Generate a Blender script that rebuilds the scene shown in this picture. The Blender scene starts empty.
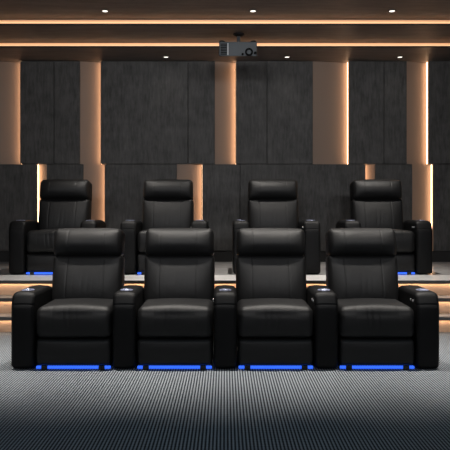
import bpy, bmesh, math, random
from math import sin, cos, pi, exp, radians, sqrt
from mathutils import Vector, Matrix
random.seed(4)
S = bpy.context.scene
COL = S.collection

# ------------------------------------------------------------------ camera frame (used to turn measured pixels into metres)
F = 593.0                  # focal length in pixels
CAM_Z = 1.19
def X(px, d): return (px - 225.0) * d / F
def Z(py, d): return CAM_Z - (py - 206.0) * d / F

# ------------------------------------------------------------------ materials
def new_mat(name):
    m = bpy.data.materials.new(name); m.use_nodes = True
    nt = m.node_tree
    return m, nt, nt.nodes['Principled BSDF']

def set_in(b, **kw):
    for k, v in kw.items():
        b.inputs[k.replace('_', ' ')].default_value = v

def plain(name, col, rough=0.5, metal=0.0, spec=0.5, noise=0.0, nscale=40.0):
    m, nt, b = new_mat(name)
    set_in(b, Base_Color=(*col, 1), Roughness=rough, Metallic=metal)
    b.inputs['Specular IOR Level'].default_value = spec
    if noise:
        tc = nt.nodes.new('ShaderNodeTexCoord')
        n = nt.nodes.new('ShaderNodeTexNoise'); n.inputs['Scale'].default_value = nscale
        n.inputs['Detail'].default_value = 4
        nt.links.new(tc.outputs['Object'], n.inputs['Vector'])
        bp = nt.nodes.new('ShaderNodeBump'); bp.inputs['Strength'].default_value = noise
        bp.inputs['Distance'].default_value = 0.004
        nt.links.new(n.outputs['Fac'], bp.inputs['Height'])
        nt.links.new(bp.outputs['Normal'], b.inputs['Normal'])
    return m

def emit(name, col, strength):
    m, nt, b = new_mat(name)
    set_in(b, Base_Color=(*[min(1, c) for c in col], 1), Roughness=0.5)
    b.inputs['Emission Color'].default_value = (*col, 1)
    b.inputs['Emission Strength'].default_value = strength
    return m

def grain(name, c0, c1, scale=(30, 30, 2.0), rough=0.55, bump=0.15, spec=0.4, blotch=0.35, detail=6):
    """wood-like surface, noise stretched along one object axis plus soft blotches"""
    m, nt, b = new_mat(name)
    N, L = nt.nodes, nt.links
    tc = N.new('ShaderNodeTexCoord')
    mp = N.new('ShaderNodeMapping'); mp.inputs['Scale'].default_value = scale
    L.new(tc.outputs['Object'], mp.inputs['Vector'])
    n = N.new('ShaderNodeTexNoise'); n.inputs['Scale'].default_value = 1.0
    n.inputs['Detail'].default_value = detail; n.inputs['Roughness'].default_value = 0.7
    L.new(mp.outputs['Vector'], n.inputs['Vector'])
    n2 = N.new('ShaderNodeTexNoise'); n2.inputs['Scale'].default_value = 7.0; n2.inputs['Detail'].default_value = 5
    L.new(tc.outputs['Object'], n2.inputs['Vector'])
    mx = N.new('ShaderNodeMix'); mx.data_type = 'FLOAT'; mx.inputs[0].default_value = blotch
    L.new(n.outputs['Fac'], mx.inputs[2]); L.new(n2.outputs['Fac'], mx.inputs[3])
    cr = N.new('ShaderNodeValToRGB')
    cr.color_ramp.elements[0].position = 0.36; cr.color_ramp.elements[0].color = (*c0, 1)
    cr.color_ramp.elements[1].position = 0.66; cr.color_ramp.elements[1].color = (*c1, 1)
    L.new(mx.outputs[0], cr.inputs['Fac']); L.new(cr.outputs['Color'], b.inputs['Base Color'])
    bp = N.new('ShaderNodeBump'); bp.inputs['Strength'].default_value = bump; bp.inputs['Distance'].default_value = 0.003
    L.new(mx.outputs[0], bp.inputs['Height']); L.new(bp.outputs['Normal'], b.inputs['Normal'])
    b.inputs['Roughness'].default_value = rough
    b.inputs['Specular IOR Level'].default_value = spec
    return m

def leather_mat(name, col, rough, spec):
    m, nt, b = new_mat(name)
    N, L = nt.nodes, nt.links
    tc = N.new('ShaderNodeTexCoord')
    v = N.new('ShaderNodeTexVoronoi'); v.inputs['Scale'].default_value = 260
    L.new(tc.outputs['Object'], v.inputs['Vector'])
    n = N.new('ShaderNodeTexNoise'); n.inputs['Scale'].default_value = 14; n.inputs['Detail'].default_value = 4
    L.new(tc.outputs['Object'], n.inputs['Vector'])
    b1 = N.new('ShaderNodeBump'); b1.inputs['Strength'].default_value = 0.25; b1.inputs['Distance'].default_value = 0.001
    L.new(v.outputs['Distance'], b1.inputs['Height'])
    b2 = N.new('ShaderNodeBump'); b2.inputs['Strength'].default_value = 0.35; b2.inputs['Distance'].default_value = 0.006
    L.new(n.outputs['Fac'], b2.inputs['Height']); L.new(b1.outputs['Normal'], b2.inputs['Normal'])
    L.new(b2.outputs['Normal'], b.inputs['Normal'])
    set_in(b, Base_Color=(*col, 1), Roughness=rough)
    b.inputs['Specular IOR Level'].default_value = spec
    return m

def carpet_mat():
    m, nt, b = new_mat('ribbed_carpet')
    N, L = nt.nodes, nt.links
    tc = N.new('ShaderNodeTexCoord')
    sp = N.new('ShaderNodeSeparateXYZ'); L.new(tc.outputs['Object'], sp.inputs['Vector'])
    # loops: ribs along y, period 20 mm, broken by a finer loop rhythm along the rib
    a = N.new('ShaderNodeMath'); a.operation = 'MULTIPLY'; a.inputs[1].default_value = 2 * pi / 0.0186
    L.new(sp.outputs['X'], a.inputs[0])
    s = N.new('ShaderNodeMath'); s.operation = 'SINE'; L.new(a.outputs[0], s.inputs[0])
    a2 = N.new('ShaderNodeMath'); a2.operation = 'MULTIPLY'; a2.inputs[1].default_value = 2 * pi / 0.03
    L.new(sp.outputs['Y'], a2.inputs[0])
    s2 = N.new('ShaderNodeMath'); s2.operation = 'SINE'; L.new(a2.outputs[0], s2.inputs[0])
    m2 = N.new('ShaderNodeMath'); m2.operation = 'MULTIPLY'; m2.inputs[1].default_value = 0.18
    L.new(s2.outputs[0], m2.inputs[0])
    ns = N.new('ShaderNodeTexNoise'); ns.inputs['Scale'].default_value = 90; ns.inputs['Detail'].default_value = 3
    L.new(tc.outputs['Object'], ns.inputs['Vector'])
    m3 = N.new('ShaderNodeMath'); m3.operation = 'MULTIPLY_ADD'; m3.inputs[1].default_value = 0.9; m3.inputs[2].default_value = -0.45
    L.new(ns.outputs['Fac'], m3.inputs[0])
    ad = N.new('ShaderNodeMath'); ad.operation = 'ADD'; L.new(s.outputs[0], ad.inputs[0]); L.new(m2.outputs[0], ad.inputs[1])
    ad2 = N.new('ShaderNodeMath'); ad2.operation = 'ADD'; L.new(ad.outputs[0], ad2.inputs[0]); L.new(m3.outputs[0], ad2.inputs[1])
    mr = N.new('ShaderNodeMapRange'); mr.inputs['From Min'].default_value = -1.1; mr.inputs['From Max'].default_value = 1.1
    L.new(ad2.outputs[0], mr.inputs['Value'])
    cr = N.new('ShaderNodeValToRGB')
    cr.color_ramp.elements[0].position = 0.12; cr.color_ramp.elements[0].color = (*CARPET_DARK, 1)
    cr.color_ramp.elements[1].position = 0.95; cr.color_ramp.elements[1].color = (*CARPET_LIGHT, 1)
    L.new(mr.outputs['Result'], cr.inputs['Fac']); L.new(cr.outputs['Color'], b.inputs['Base Color'])
    bp = N.new('ShaderNodeBump'); bp.inputs['Strength'].default_value = 0.5; bp.inputs['Distance'].default_value = 0.004
    L.new(mr.outputs['Result'], bp.inputs['Height']); L.new(bp.outputs['Normal'], b.inputs['Normal'])
    b.inputs['Roughness'].default_value = 0.95
    b.inputs['Specular IOR Level'].default_value = 0.1
    return m

CARPET_DARK = (0.022, 0.027, 0.032)
CARPET_LIGHT = (0.335, 0.363, 0.388)
WARM = (1.0, 0.56, 0.27)

M = {}
M['leather'] = leather_mat('black_leather', (0.0050, 0.0051, 0.0055), 0.55, 0.36)
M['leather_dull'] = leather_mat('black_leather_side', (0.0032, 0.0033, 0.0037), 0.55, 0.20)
M['black'] = plain('black_plastic', (0.006, 0.006, 0.006), 0.5)
M['lens_black'] = plain('matt_black', (0.003, 0.003, 0.003), 0.7, spec=0.1)
M['steel'] = plain('brushed_steel', (0.30, 0.33, 0.47), 0.35, 0.4)
M['button'] = plain('chrome_button', (0.85, 0.85, 0.87), 0.3, 0.6)
M['blue'] = emit('blue_led', (0.035, 0.150, 1.0), 1.0)
M['wall'] = grain('charcoal_veneer', (0.034, 0.0325, 0.031), (0.098, 0.094, 0.090), (42, 42, 6.0), 0.6, 0.4, blotch=0.35)
M['wall_dark'] = plain('dark_recess', (0.012, 0.0115, 0.011), 0.7)
M['niche'] = plain('tan_niche', (0.27, 0.196, 0.150), 0.6, noise=0.3, nscale=120)
M['warm_led'] = emit('warm_led', (1.0, 0.61, 0.35), 6.5)
M['cove_led'] = emit('warm_cove_led', (1.0, 0.60, 0.31), 1.0)
M['cove_glow'] = emit('warm_cove_glow', (1.0, 0.54, 0.28), 0.58)
M['step_led'] = emit('warm_step_led', (1.0, 0.64, 0.38), 14.0)
M['ceiling'] = grain('dark_walnut', (0.125, 0.104, 0.097), (0.20, 0.17, 0.16), (2.0, 14, 14), 0.5, 0.08, blotch=0.15)
M['fascia'] = plain('tan_fascia', (0.50, 0.33, 0.21), 0.5)
M['lip'] = plain('dark_lip', (0.014, 0.014, 0.013), 0.5)
M['carpet'] = carpet_mat()
M['stone'] = grain('pale_grey_stone', (0.58, 0.57, 0.56), (0.70, 0.69, 0.68), (3, 3, 3), 0.35, 0.02)
M['stone_floor'] = grain('polished_grey_stone', (0.40, 0.39, 0.38), (0.52, 0.51, 0.50), (2, 2, 2), 0.24, 0.01)
M['stone_step'] = grain('grey_step_stone', (0.24, 0.235, 0.23), (0.32, 0.31, 0.30), (3, 3, 3), 0.4, 0.02)
M['nosing'] = plain('dark_nosing', (0.085, 0.085, 0.085), 0.4, 0.2)
M['wood'] = grain('oak_riser', (0.60, 0.44, 0.32), (0.70, 0.52, 0.39), (2.0, 30, 30), 0.5, 0.05)
M['proj'] = plain('grey_projector_shell', (0.075, 0.088, 0.10), 0.45)
M['proj_highlight'] = plain('shell_highlight', (0.55, 0.56, 0.58), 0.35, 0.5)
M['glass'] = plain('lens_glass', (0.20, 0.22, 0.24), 0.08, 0.3, 0.8)
M['screen_wall'] = plain('dark_wall_paint', (0.05, 0.048, 0.046), 0.8)
M['lamp'] = emit('lamp_diffuser', (1.0, 0.93, 0.85), 1.6)
M['lamp_ring'] = plain('black_lamp_ring', (0.01, 0.01, 0.01), 0.4)

# ------------------------------------------------------------------ mesh helpers
def obj(name, bm, m, parent=None, smooth=False, loc=None):
    bmesh.ops.recalc_face_normals(bm, faces=bm.faces)
    if smooth:
        for f in bm.faces: f.smooth = True
    me = bpy.data.meshes.new(name); bm.to_mesh(me); bm.free()
    me.materials.append(m)
    o = bpy.data.objects.new(name, me); COL.objects.link(o)
    if parent is not None: o.parent = parent
    if loc: o.location = loc
    return o

def add_box(bm, x0, x1, y0, y1, z0, z1):
    v = [bm.verts.new((x, y, z)) for x in (x0, x1) for y in (y0, y1) for z in (z0, z1)]
    for f in ((0, 1, 3, 2), (4, 6, 7, 5), (0, 4, 5, 1), (2, 3, 7, 6), (0, 2, 6, 4), (1, 5, 7, 3)):
        bm.faces.new([v[i] for i in f])

def box(x0, x1, y0, y1, z0, z1, bevel=0.0, seg=2):
    bm = bmesh.new(); add_box(bm, x0, x1, y0, y1, z0, z1)
    if bevel: bmesh.ops.bevel(bm, geom=list(bm.edges), offset=bevel, segments=seg, affect='EDGES', profile=0.5)
    return bm

def add_lathe(bm, prof, c, axis='Z', n=24):
    """revolve (radius, height) pairs about an axis through c"""
    rings = []
    for r, h in prof:
        ring = []
        for k in range(n):
            a = 2 * pi * k / n
            p = (r * cos(a), r * sin(a), h)
            if axis == 'Y': p = (p[0], p[2], p[1])
            if axis == 'X': p = (p[2], p[0], p[1])
            ring.append(bm.verts.new((c[0] + p[0], c[1] + p[1], c[2] + p[2])))
        rings.append(ring)
    for a, b in zip(rings, rings[1:]):
        for k in range(n):
            bm.faces.new((a[k], a[(k + 1) % n], b[(k + 1) % n], b[k]))
    bm.faces.new(rings[0][::-1]); bm.faces.new(rings[-1])

def lathe(prof, c, axis='Z', n=24):
    bm = bmesh.new(); add_lathe(bm, prof, c, axis, n); return bm

def axis_list(h, r, step, extra=(), k=5):
    out = set()
    for i in range(k + 1):
        t = 1 - math.tan((1 - i / k) * pi / 4)
        out.add(round(-h + r * t, 6)); out.add(round(h - r * t, 6))
    n = max(1, int(round((2 * (h - r)) / step)))
    for i in range(n + 1): out.add(round(-h + r + 2 * (h - r) * i / n, 6))
    for e in extra:
        for dd in (-0.009, -0.004, 0, 0.004, 0.009):
            if abs(e + dd) < h - r: out.add(round(e + dd, 6))
    s = sorted(out); res = [s[0]]
    for v in s[1:]:
        if v - res[-1] > 0.0012: res.append(v)
    return res

def cushion(w, d, h, r, deform=None, step=0.03, ex=(), ez=()):
    """closed rounded box centred on the origin with fine faces, each vertex passed through deform(x, y, z)"""
    hx, hy, hz = w / 2, d / 2, h / 2
    xs, ys, zs = axis_list(hx, r, step, ex), axis_list(hy, r, step), axis_list(hz, r, step, ez)
    bm = bmesh.new(); cache = {}
    def V(x, y, z):
        key = (round(x, 5), round(y, 5), round(z, 5))
        if key not in cache:
            q = Vector((max(-hx + r, min(hx - r, x)), max(-hy + r, min(hy - r, y)), max(-hz + r, min(hz - r, z))))
            o = Vector((x, y, z)) - q
            if o.length > 1e-9: o = o.normalized() * r
            p = q + o
            if deform: p = Vector(deform(p.x, p.y, p.z))
            cache[key] = bm.verts.new(p)
        return cache[key]
    def grid(A, B, fn):
        for i in range(len(A) - 1):
            for j in range(len(B) - 1):
                vs = [fn(A[i], B[j]), fn(A[i + 1], B[j]), fn(A[i + 1], B[j + 1]), fn(A[i], B[j + 1])]
                if len(set(vs)) == 4: bm.faces.new(vs)
    grid(xs, zs, lambda a, b: V(a, ys[0], b)); grid(xs, zs, lambda a, b: V(a, ys[-1], b))
    grid(ys, zs, lambda a, b: V(xs[0], a, b)); grid(ys, zs, lambda a, b: V(xs[-1], a, b))
    grid(xs, ys, lambda a, b: V(a, b, zs[0])); grid(xs, ys, lambda a, b: V(a, b, zs[-1]))
    return bm

def groove(t, s, wdt=0.006): return exp(-((t - s) / wdt) ** 2)

# ------------------------------------------------------------------ tagging
def tag(o, label, cat, group=None):
    o['label'] = label; o['category'] = cat
    if group: o['group'] = group
    return o
def thing(name, loc, label, cat, group=None):
    o = bpy.data.objects.new(name, None); COL.objects.link(o); o.location = loc
    o.empty_display_size = 0.1
    return tag(o, label, cat, group)
def struct(name, bm, m, smooth=False, parent=None):
    o = obj(name, bm, m, parent, smooth)
    if parent is None: o['kind'] = 'structure'
    return o
def copy_tree(o, parent=None):
    c = o.copy(); COL.objects.link(c)
    if parent is not None: c.parent = parent
    for ch in list(o.children): copy_tree(ch, c)
    return c

# ================================================================== the room
WX = 3.75                    # half width of the room
YF = -1.6                    # wall behind the camera (screen side)
DW = 7.80                    # face of the back wall panels
YB = 7.95                    # outer back of the room
PZ = 0.453                   # height of the raised platform
T1, T2, TP = 5.55, 5.71, 5.87    # front edges of the three steps
ZC, ZB_, ZA = 3.10, 3.160, 3.226 # three ceiling levels
DB, DC = 6.44, 7.12          # front edges of the lower ceiling levels
SEAM = 1.742                 # joint between upper and lower wall panels

struct('floor', box(-WX, WX, YF, T1 + 0.06, -0.06, 0.0), M['carpet'])
struct('wall_left', box(-WX - 0.1, -WX, YF, YB, -0.06, 3.4), M['wall'])
struct('wall_right', box(WX, WX + 0.1, YF, YB, -0.06, 3.4), M['wall'])
struct('wall_front', box(-WX - 0.1, WX + 0.1, YF - 0.1, YF, -0.06, 3.4), M['screen_wall'])

# --- ceiling: three levels stepping down towards the back, warm light in each step
ceil = struct('ceiling', box(-WX, WX, YF, YB, ZA, ZA + 0.15), M['ceiling'])
for (d, z0, z1, y1) in ((DB, ZB_, ZA, DC + 0.05), (DC, ZC, ZB_, YB)):
    obj('ceiling_panel', box(-WX, WX, d + 0.03, y1, z0, z1 - 0.002), M['ceiling'], ceil)
    obj('cove_lip', box(-WX, WX, d, d + 0.028, z0 - 0.001, z0 + 0.012), M['lip'], ceil)
    obj('cove_fascia', box(-WX, WX, d + 0.022, d + 0.0295, z0 + 0.013, z1 - 0.003), M['fascia'], ceil)
    obj('cove_light', box(-WX, WX, d + 0.008, d + 0.0215, z0 + 0.0125, z0 + 0.027), M['cove_led'], ceil)
    obj('fascia_glow', box(-WX, WX, d + 0.014, d + 0.0215, z0 + 0.0275, z0 + 0.050), M['cove_glow'], ceil)  # emissive strip standing in for lamp light on the fascia

# --- back wall: upper and lower rows of dark panels with lit niches between them
back = struct('wall_back', box(-WX, WX, YB - 0.05, YB, PZ - 0.06, 3.4), M['wall_dark'])
def panel(px0, px1, z0, z1):
    x0 = max(-WX + 0.002, X(px0, DW)); x1 = min(WX - 0.002, X(px1, DW))
    g = 0.003
    o = obj('wall_panel', box(x0 + g, x1 - g, DW, YB - 0.051, z0 + g, z1 - g, 0.002, 1), M['wall'], back)
def niche(px0, px1, z0, z1, led):
    """recessed tan board, deepest beside the lamp, rising flush to the panel on its other side"""
    x0, x1 = X(px0, DW), X(px1, DW)
    deep, flush = DW + 0.090, DW + 0.010
    y0, y1 = (deep, flush) if led == 'L' else (flush, deep)
    bm = bmesh.new()
    v = [bm.verts.new(p) for p in ((x0, y0, z0), (x1, y1, z0), (x1, YB - 0.052, z0), (x0, YB - 0.052, z0),
                                   (x0, y0, z1), (x1, y1, z1), (x1, YB - 0.052, z1), (x0, YB - 0.052, z1))]
    for f in ((0, 1, 2, 3), (4, 7, 6, 5), (0, 4, 5, 1), (1, 5, 6, 2), (2, 6, 7, 3), (3, 7, 4, 0)):
        bm.faces.new([v[i] for i in f])
    obj('lit_niche', bm, M['niche'], back)
    w = 0.007
    xa, xb = (x0 + 0.001, x0 + w) if led == 'L' else (x1 - w, x1 - 0.001)
    obj('niche_light', box(xa, xb, DW + 0.030, DW + 0.080, z0 + 0.004, z1 - 0.004), M['warm_led'], back)
    obj('light_cover', box(xa - 0.0005, xb + 0.0005, DW + 0.004, DW + 0.0295, z0 + 0.004, z1 - 0.004), M['niche'], back)
LOW0 = Z(251, DW)
up_niches = [(-6, 20.5, 'R'), (80, 101, 'R'), (215, 236, 'R'), (313, 349, 'R'), (407, 429, 'R')]
lo_niches = [(36.5, 46.5, 'L'), (83.5, 105, 'R'), (177, 202, 'R'), (365, 375, 'L'), (412.5, 433.5, 'R')]
for rows, seams, z0, z1 in ((up_niches, [54, 188, 267, 384], SEAM, ZC - 0.002), (lo_niches, [-14, 240, 470], LOW0, SEAM)):
    edge = X(-9999, DW); cur = -80
    for a, b_, led in rows:
        cuts = [cur] + [s for s in seams if cur + 5 < s < a - 5] + [a]
        for p, q in zip(cuts, cuts[1:]): panel(p, q, z0, z1)
        niche(a, b_, z0, z1 - 0.001, led); cur = b_
    cuts = [cur] + [s for s in seams if s > cur + 5] + [530]
    for p, q in zip(cuts, cuts[1:]): panel(p, q, z0, z1)
struct('baseboard_back', box(-WX, WX, DW + 0.012, YB - 0.052, PZ + 0.001, LOW0 - 0.004), M['wall_dark'])

# --- platform and its two lower steps
plat = struct('platform', box(-WX, WX, TP + 0.46, YB, 0.0, PZ), M['stone_floor'])
obj('platform_edge', box(-WX, WX, TP + 0.004, TP + 0.459, PZ - 0.03, PZ), M['stone'], plat)
obj('platform_core', box(-WX, WX, TP + 0.06, TP + 0.459, 0.0, PZ - 0.031), M['wall_dark'], plat)
def step_front(par, d, ztop, zbot):
    obj('nosing', box(-WX, WX, d, d + 0.02, ztop - 0.035, ztop - 0.001, 0.002, 1), M['nosing'], par)
    obj('riser', box(-WX, WX, d + 0.046, d + 0.058, zbot + 0.001, ztop - 0.031), M['wood'], par)
    obj('step_light', box(-WX, WX, d + 0.021, d + 0.031, ztop - 0.0345, ztop - 0.0312), M['step_led'], par)
step_front(plat, TP, PZ, 0.302)
for d, dn, zt, zb in ((T1, T2, 0.151, 0.0), (T2, TP, 0.302, 0.151)):
    st = struct('stair_step', box(-WX, WX, d + 0.02, dn + 0.044, zt - 0.030, zt), M['stone_step'])
    step_front(st, d, zt, zb)

# ================================================================== recliners
SW = 0.554                   # seat width between arms
AW = 0.176                   # arm width

def make_arm(parent, cx, buttons):
    D, H = 0.56, 0.545
    def df(x, y, z):
        zz = z + H / 2                      # 0 .. H
        yy = y + D / 2                      # 0 front .. D rear
        fr = max(0.0, 1 - yy / 0.12)
        if zz > 0.42: y = y + 0.045 * ((zz - 0.42) / 0.125) ** 2 * fr     # front leans back at the top
        t = max(0.0, (zz - 0.3) / 0.245)
        z = z + 0.010 * t * max(0.0, 1 - (x / (AW / 2)) ** 2)             # domed top
        if yy > 0.40: z -= 0.05 * t * ((yy - 0.40) / 0.16) ** 2           # falls away at the rear
        if yy < 0.02:
            y += 0.004 * groove(zz, 0.462, 0.005)
            y -= 0.006 * (1 - (x / (AW / 2)) ** 2)
        if zz > 0.5: z -= 0.004 * groove(yy, 0.23, 0.007)
        return (x, y, z)
    a = obj('armrest', cushion(AW - 0.004, D, H, 0.03, df, 0.04, (), (0.462 - H / 2,)), M['leather_dull'], parent, True,
            (cx, D / 2 + 0.006, H / 2 + 0.006))
    # cup holder in the top near the front, in the arm's own coordinates
    zt = H / 2 + 0.0085
    prof = [(0.034, -0.0), (0.034, 0.002), (0.046, 0.004), (0.047, 0.007), (0.043, 0.009), (0.040, 0.007), (0.036, 0.002), (0.030, 0.0015)]
    obj('cup_holder', lathe(prof, (0, -0.145, zt - 0.004)), M['steel'], a, True)
    if buttons:
        bm = bmesh.new()
        s = -(AW - 0.004) / 2
        for y in (-0.20, -0.145):
            b_ = obj('control_button', lathe([(0.009, 0.002), (0.010, -0.003), (0.007, -0.005)], (s, y, H / 2 - 0.062), 'X', 14), M['button'], a, True)
        bm.free()
    return a

def make_recliner(left_arm=True):
    r = thing('recliner', (0, 0, 0), '', 'recliner')
    # --- seat cushion
    sd, sh = 0.54, 0.228
    def seat_df(x, y, z):
        u = x / (SW / 2); v = (y + sd / 2) / sd
        t = (z + sh / 2) / sh
        crown = (1 - u * u) * 0.020
        if t > 0.3: z += crown * (t - 0.3) / 0.7 * (1 - 0.25 * v)
        fr = max(0.0, 1 - v / 0.14)
        y -= fr * 0.020 * sin(pi * min(1, max(0, t))) * (1 - 0.5 * u ** 4)
        if v < 0.3 and t > 0.35:
            wr = sum(a * exp(-((x - c - 0.02 * (1 - t)) / w) ** 2) for c, w, a in ((-0.075, 0.007, 0.004), (-0.035, 0.009, 0.004), (0.015, 0.008, 0.003)))
            y += wr * sin(pi * t) * fr
        g = groove(x, -0.15) + groove(x, 0.15)
        if t > 0.35:
            y += 0.001 * g * fr; z -= 0.0008 * g * (t > 0.8)
        y += 0.004 * groove(z, sh / 2 - 0.035, 0.006) * fr
        return (x, y, z)
    obj('seat', cushion(SW, sd, sh, 0.048, seat_df, 0.022, (-0.15, 0.15, -0.075, -0.035, 0.015), (sh / 2 - 0.035,)), M['leather'], r, True,
        (0, sd / 2 + 0.012, 0.221 + sh / 2))
    # --- footrest panel
    fd, fh = 0.14, 0.192
    def foot_df(x, y, z):
        u = x / 0.27; t = (z + fh / 2) / fh
        if y < 0: y -= 0.018 * sin(pi * min(1, max(0, t))) ** 0.7 * (1 - 0.6 * u ** 4)
        return (x, y, z)
    obj('footrest', cushion(SW - 0.01, fd, fh, 0.028, foot_df, 0.03), M['leather'], r, True, (0, fd / 2 + 0.014, 0.027 + fh / 2))
    # --- backrest, leaning back
    tilt = radians(9)
    def lean(o, y, z): o.location = (0, y, z); o.rotation_euler = (-tilt, 0, 0); return o
    bd, bh, bw = 0.15, 0.452, 0.565
    def back_df(x, y, z):
        u = x / (bw / 2); t = (z + bh / 2) / bh
        fr = max(0.0, -y / (bd / 2))
        tt = min(1, max(0, t))
        y -= fr * 0.058 * (1 - u ** 4) * sin(pi * tt ** 0.8)
        y += fr * 0.0025 * (groove(x, -0.155, 0.004) + groove(x, 0.14, 0.004)) * (tt > 0.05)
        for c, w, a, top in ((-0.03, 0.010, 0.0014, 0.75), (0.015, 0.012, 0.0018, 0.65), (-0.10, 0.009, 0.0008, 0.7), (0.055, 0.011, 0.0008, 0.55)):
            y += fr * a * exp(-((x - c - 0.03 * (tt - 0.4)) / w) ** 2) * exp(-((tt - 0.42) / 0.22) ** 2)
        return (x, y, z)
    lean(obj('backrest', cushion(bw, bd, bh, 0.036, back_df, 0.022, (-0.155, 0.14, -0.03, 0.015, -0.1, 0.055)), M['leather'], r, True), 0.507, 0.564)
    hd, hh, hw = 0.16, 0.226, 0.555
    def head_df(x, y, z):
        u = x / (hw / 2); t = min(1, max(0, (z + hh / 2) / hh))
        fr = max(0.0, -y / (hd / 2))
        y -= fr * 0.058 * (1 - 0.8 * u ** 4) * sin(pi * t ** 0.95)
        y += fr * 0.0025 * (groove(x, -0.15, 0.004) + groove(x, 0.14, 0.004))
        x *= 1 - 0.015 * t * t
        z += 0.006 * (1 - u * u) * (t > 0.6) * (t - 0.6) / 0.4
        return (x, y, z)
    lean(obj('headrest', cushion(hw, hd, hh, 0.040, head_df, 0.022, (-0.15, 0.14)), M['leather'], r, True), 0.549, 0.888)
    # --- shell behind the back, base under the seat
    lean(obj('back_shell', cushion(0.535, 0.10, 0.70, 0.04, None, 0.08), M['leather_dull'], r, True), 0.615, 0.64)
    obj('base', box(-SW / 2 + 0.004, SW / 2 - 0.004, 0.17, 0.74, 0.045, 0.216, 0.01), M['black'], r)
    # --- blue light under the footrest, on two feet
    for s in (-1, 1):
        obj('foot', box(s * 0.208 - 0.022, s * 0.208 + 0.022, 0.002, 0.016, 0.0, 0.030, 0.004), M['black'], r)
        obj('foot', box(s * 0.208 - 0.03, s * 0.208 + 0.03, 0.62, 0.68, 0.0, 0.044, 0.006), M['black'], r)
    obj('light_strip', box(-SW / 2 + 0.006, SW / 2 - 0.006, 0.0165, 0.036, 0.005, 0.024, 0.003, 1), M['blue'], r)
    if left_arm: make_arm(r, -(SW + AW) / 2 - 0.004, False)
    make_arm(r, (SW + AW) / 2 + 0.004, True)
    return r

PITCH = 0.738
r0 = make_recliner(True)           # with both arms
FRONT_L = ['black leather recliner at the left end of the front row, with two armrests',
           'black leather recliner second from the left in the front row on the carpet',
           'black leather recliner second from the right in the front row on the carpet',
           'black leather recliner at the right end of the front row, on the carpet']
BACK_L = ['black leather recliner at the left end of the raised back row',
          'black leather recliner second from the left on the raised back row',
          'black leather recliner second from the right on the raised back row',
          'black leather recliner at the right end of the raised back row']
def put(r, x, y, z, sc, label, group):
    r.location = (x, y, z); r.scale = (sc, sc, sc); r['label'] = label; r['group'] = group
    return r
DF = 4.30
for k in range(4):
    c = copy_tree(r0)
    put(c, (-1.852, -0.658, 0.556, 1.757)[k], 6.34, PZ, 1.034, BACK_L[k], 'recliners in the back row')
for k in range(1, 4):
    c = copy_tree(r0)
    arm = [ch for ch in c.children if ch.name.startswith('armrest') and ch.location.x < 0][0]   # shares the neighbour's arm
    for g in list(arm.children): bpy.data.objects.remove(g)
    bpy.data.objects.remove(arm)
    put(c, 0.002 + PITCH * (k - 1.5), DF, 0, 1, FRONT_L[k], 'recliners in the front row')
put(r0, 0.002 - PITCH * 1.5, DF, 0, 1, FRONT_L[0], 'recliners in the front row')

# ================================================================== projector
PD = 6.62
px0, px1 = X(219, PD), X(257, PD); pz0, pz1 = Z(56.2, PD), Z(41.5, PD)
pcx = (px0 + px1) / 2; pw = px1 - px0; ph = pz1 - pz0
pj = thing('projector', (pcx, PD, pz0), 'grey video projector hanging from the ceiling on a short pole', 'projector')
bm = bmesh.new(); add_box(bm, -pw / 2, pw / 2, 0, 0.30, 0, ph)
for v in bm.verts:
    if v.co.y > 0.2 and v.co.z < 0.01: v.co.z = 0.085          # underside slopes up to the rear
bmesh.ops.bevel(bm, geom=list(bm.edges), offset=0.010, segments=3, affect='EDGES', profile=0.5)
obj('body', bm, M['proj'], pj)
bm = bmesh.new()
gx0, gx1 = -pw / 2 + 0.018, -pw / 2 + 0.088
for k in range(7): add_box(bm, gx0, gx1, -0.006, 0.001, 0.018 + k * 0.0185, 0.028 + k * 0.0185)
obj('vent_grille', bm, M['lens_black'], pj)
obj('edge_highlight', box(gx1 + 0.005, gx1 + 0.018, -0.005, 0.001, 0.012, ph - 0.018, 0.002, 1), M['proj_highlight'], pj)  # pale strip standing in for a highlight on the casing edge
lx = X(249, PD) - pcx; lz = Z(52.2, PD) - pz0
lens = obj('lens', lathe([(0.044, 0.001), (0.044, -0.018), (0.040, -0.022), (0.030, -0.022), (0.027, -0.008)], (lx, 0, lz), 'Y', 32), M['lens_black'], pj, False)
obj('lens_glass', lathe([(0.026, -0.009), (0.025, -0.014), (0.018, -0.019), (0.006, -0.021)], (lx, 0, lz), 'Y', 28), M['glass'], lens, True)
obj('sensor', lathe([(0.013, 0.001), (0.013, -0.004), (0.010, -0.005)], (X(242.6, PD) - pcx, 0, 0.022), 'Y', 18), M['lens_black'], pj)
obj('focus_knob', lathe([(0.017, 0.001), (0.017, -0.008), (0.013, -0.010)], (X(255.6, PD) - pcx - 0.004, 0, 0.034), 'Y', 20), M['lens_black'], pj)
for xx in (X(222, PD), X(253.5, PD)):
    obj('foot', lathe([(0.036, -0.004), (0.036, 0.010), (0.030, 0.020), (0.018, 0.023)], (xx - pcx, 0.06, ph), 'Z', 24), M['black'], pj, True)
mx = X(239, PD) - pcx
obj('mount_pole', lathe([(0.020, ph - 0.004), (0.020, ZB_ - pz0 - 0.02)], (mx, 0.17, 0), 'Z', 20), M['proj'], pj, True)
obj('mount_plate', lathe([(0.030, ZB_ - pz0 - 0.030), (0.062, ZB_ - pz0 - 0.012), (0.066, ZB_ - pz0 - 0.001)], (mx, 0.17, 0), 'Z', 28), M['black'], pj)
obj('mount_bracket', box(mx - 0.10, mx + 0.10, 0.155, 0.185, ph - 0.001, ph + 0.012), M['black'], pj)

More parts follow.
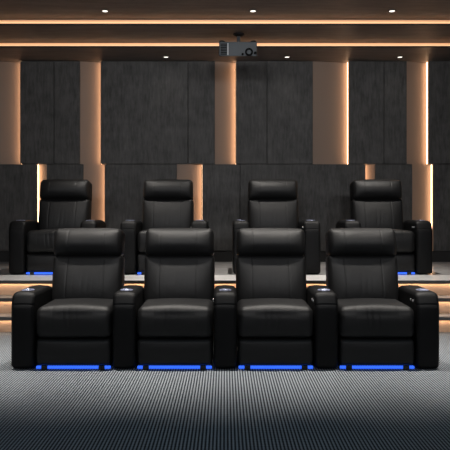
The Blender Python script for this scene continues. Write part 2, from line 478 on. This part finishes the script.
# ================================================================== ceiling downlights
def downlight(x, y, z, label, group, power, angle, blend=1.0, tint=(1.0, 0.94, 0.87), first=[None]):
    if first[0] is None:
        t = thing('ceiling_light', (x, y, z), label, 'ceiling light', group)
        bm = bmesh.new()
        n = 28
        prof = [(0.046, -0.001), (0.046, -0.004), (0.034, -0.005), (0.030, -0.001)]
        rings = [[bm.verts.new((r_ * cos(2 * pi * k / n), r_ * sin(2 * pi * k / n), h)) for k in range(n)] for r_, h in prof]
        for a, b_ in zip(rings, rings[1:] + rings[:1]):
            for k in range(n): bm.faces.new((a[k], a[(k + 1) % n], b_[(k + 1) % n], b_[k]))
        obj('lamp_ring', bm, M['lamp_ring'], t)
        obj('diffuser', lathe([(0.029, -0.0012), (0.029, -0.0028), (0.025, -0.004)], (0, 0, 0), 'Z', 24), M['lamp'], t)
        first[0] = t
    else:
        t = copy_tree(first[0]); t.location = (x, y, z); t['label'] = label; t['group'] = group
    L = bpy.data.lights.new('downlight_beam', 'SPOT'); L.energy = power; L.spot_size = radians(angle); L.spot_blend = blend
    L.color = tint; L.shadow_soft_size = 0.05
    lo = bpy.data.objects.new('downlight_beam', L); COL.objects.link(lo)
    lo.location = (x, y, z - 0.02)
    return t
P_S = 300
G1, G2, G3 = 'downlights in the front ceiling panel', 'downlights beside the back wall', 'unseen downlights over the front row'
P_A, P_C, P_F = 240, 2, 370
for x, w in ((X(105, 6.19), 'left of the three small round downlights in the ceiling panel nearest the viewer'),
             (X(253, 6.19), 'middle small round downlight in the ceiling panel nearest the viewer'),
             (X(392, 6.19), 'right of the three small round downlights in the ceiling panel nearest the viewer')):
    downlight(x, 6.19, ZA, w, G1, P_A, 80)
for x, w in ((X(166, 7.6), 'left small downlight in the lowest ceiling panel beside the back wall'),
             (X(287, 7.6), 'middle small downlight beside the back wall, right of the projector'),
             (X(400, 7.6), 'right small downlight in the lowest ceiling panel beside the back wall')):
    downlight(x, 7.6, ZC, w, G2, P_C, 110)
for x in (-3.0, -2.0, -1.0, 0.0, 1.0, 2.0, 3.0):  # unseen row placed to brighten the front seats and the carpet pool
    downlight(x, 4.5, ZA, 'unseen small round ceiling downlight above the front row of recliners', G3, P_F, 47)
for x in (-2.25, -0.75, 0.75, 2.25):  # added fill: unseen cool lamps that lift the foreground carpet
    downlight(x, 2.6, ZA, 'added unseen cool white fill downlight above the open carpet', 'added fill downlights over the open carpet', 26, 95, 1.0, (0.62, 0.83, 1.0))

# unseen fill lights added behind the viewer to brighten the seats and the back wall
first = None
for x in (-2.6, -0.9, 0.9, 2.6):
    loc = Vector((x, -1.0, ZA - 0.13))
    aim = Vector((x * 0.75, DW, 2.1)) - loc
    q = aim.to_track_quat('-Z', 'Y')
    if first is None:
        t = thing('fill_light', loc, 'added unseen fill light behind the viewer turned towards the seats', 'fill_light', 'added fill lights behind the viewer')
        obj('housing', lathe([(0.035, 0.10), (0.055, 0.09), (0.060, -0.05), (0.052, -0.05), (0.050, -0.02)], (0, 0, 0), 'Z', 24), M['lamp_ring'], t, True)
        obj('lamp_lens', lathe([(0.049, -0.021), (0.049, -0.024)], (0, 0, 0), 'Z', 24), M['lamp'], t)
        first = t
    else:
        t = copy_tree(first)
    t.location = loc; t.rotation_mode = 'QUATERNION'; t.rotation_quaternion = q
    L = bpy.data.lights.new('fill_beam', 'SPOT'); L.energy = P_S; L.spot_size = radians(58); L.spot_blend = 0.8
    L.color = (0.98, 0.98, 1.0); L.shadow_soft_size = 0.38
    lo = bpy.data.objects.new('fill_beam', L); COL.objects.link(lo)
    lo.location = loc + aim.normalized() * 0.06; lo.rotation_mode = 'QUATERNION'; lo.rotation_quaternion = q

# ================================================================== camera, world, view
cam = bpy.data.cameras.new('camera'); co = bpy.data.objects.new('camera', cam); COL.objects.link(co)
co.location = (0, 0, CAM_Z); co.rotation_euler = (radians(90), 0, 0)
cam.sensor_width = 36; cam.lens = 36 * F / 450; cam.shift_y = -19.0 / 450
cam.clip_start = 0.05
S.camera = co
w = bpy.data.worlds.new('world'); S.world = w; w.use_nodes = True
w.node_tree.nodes['Background'].inputs['Color'].default_value = (0.01, 0.01, 0.01, 1)
vs = S.view_settings
vs.view_transform = 'Standard'; vs.look = 'None'; vs.gamma = 1; vs.use_curve_mapping = False; vs.exposure = 0.0
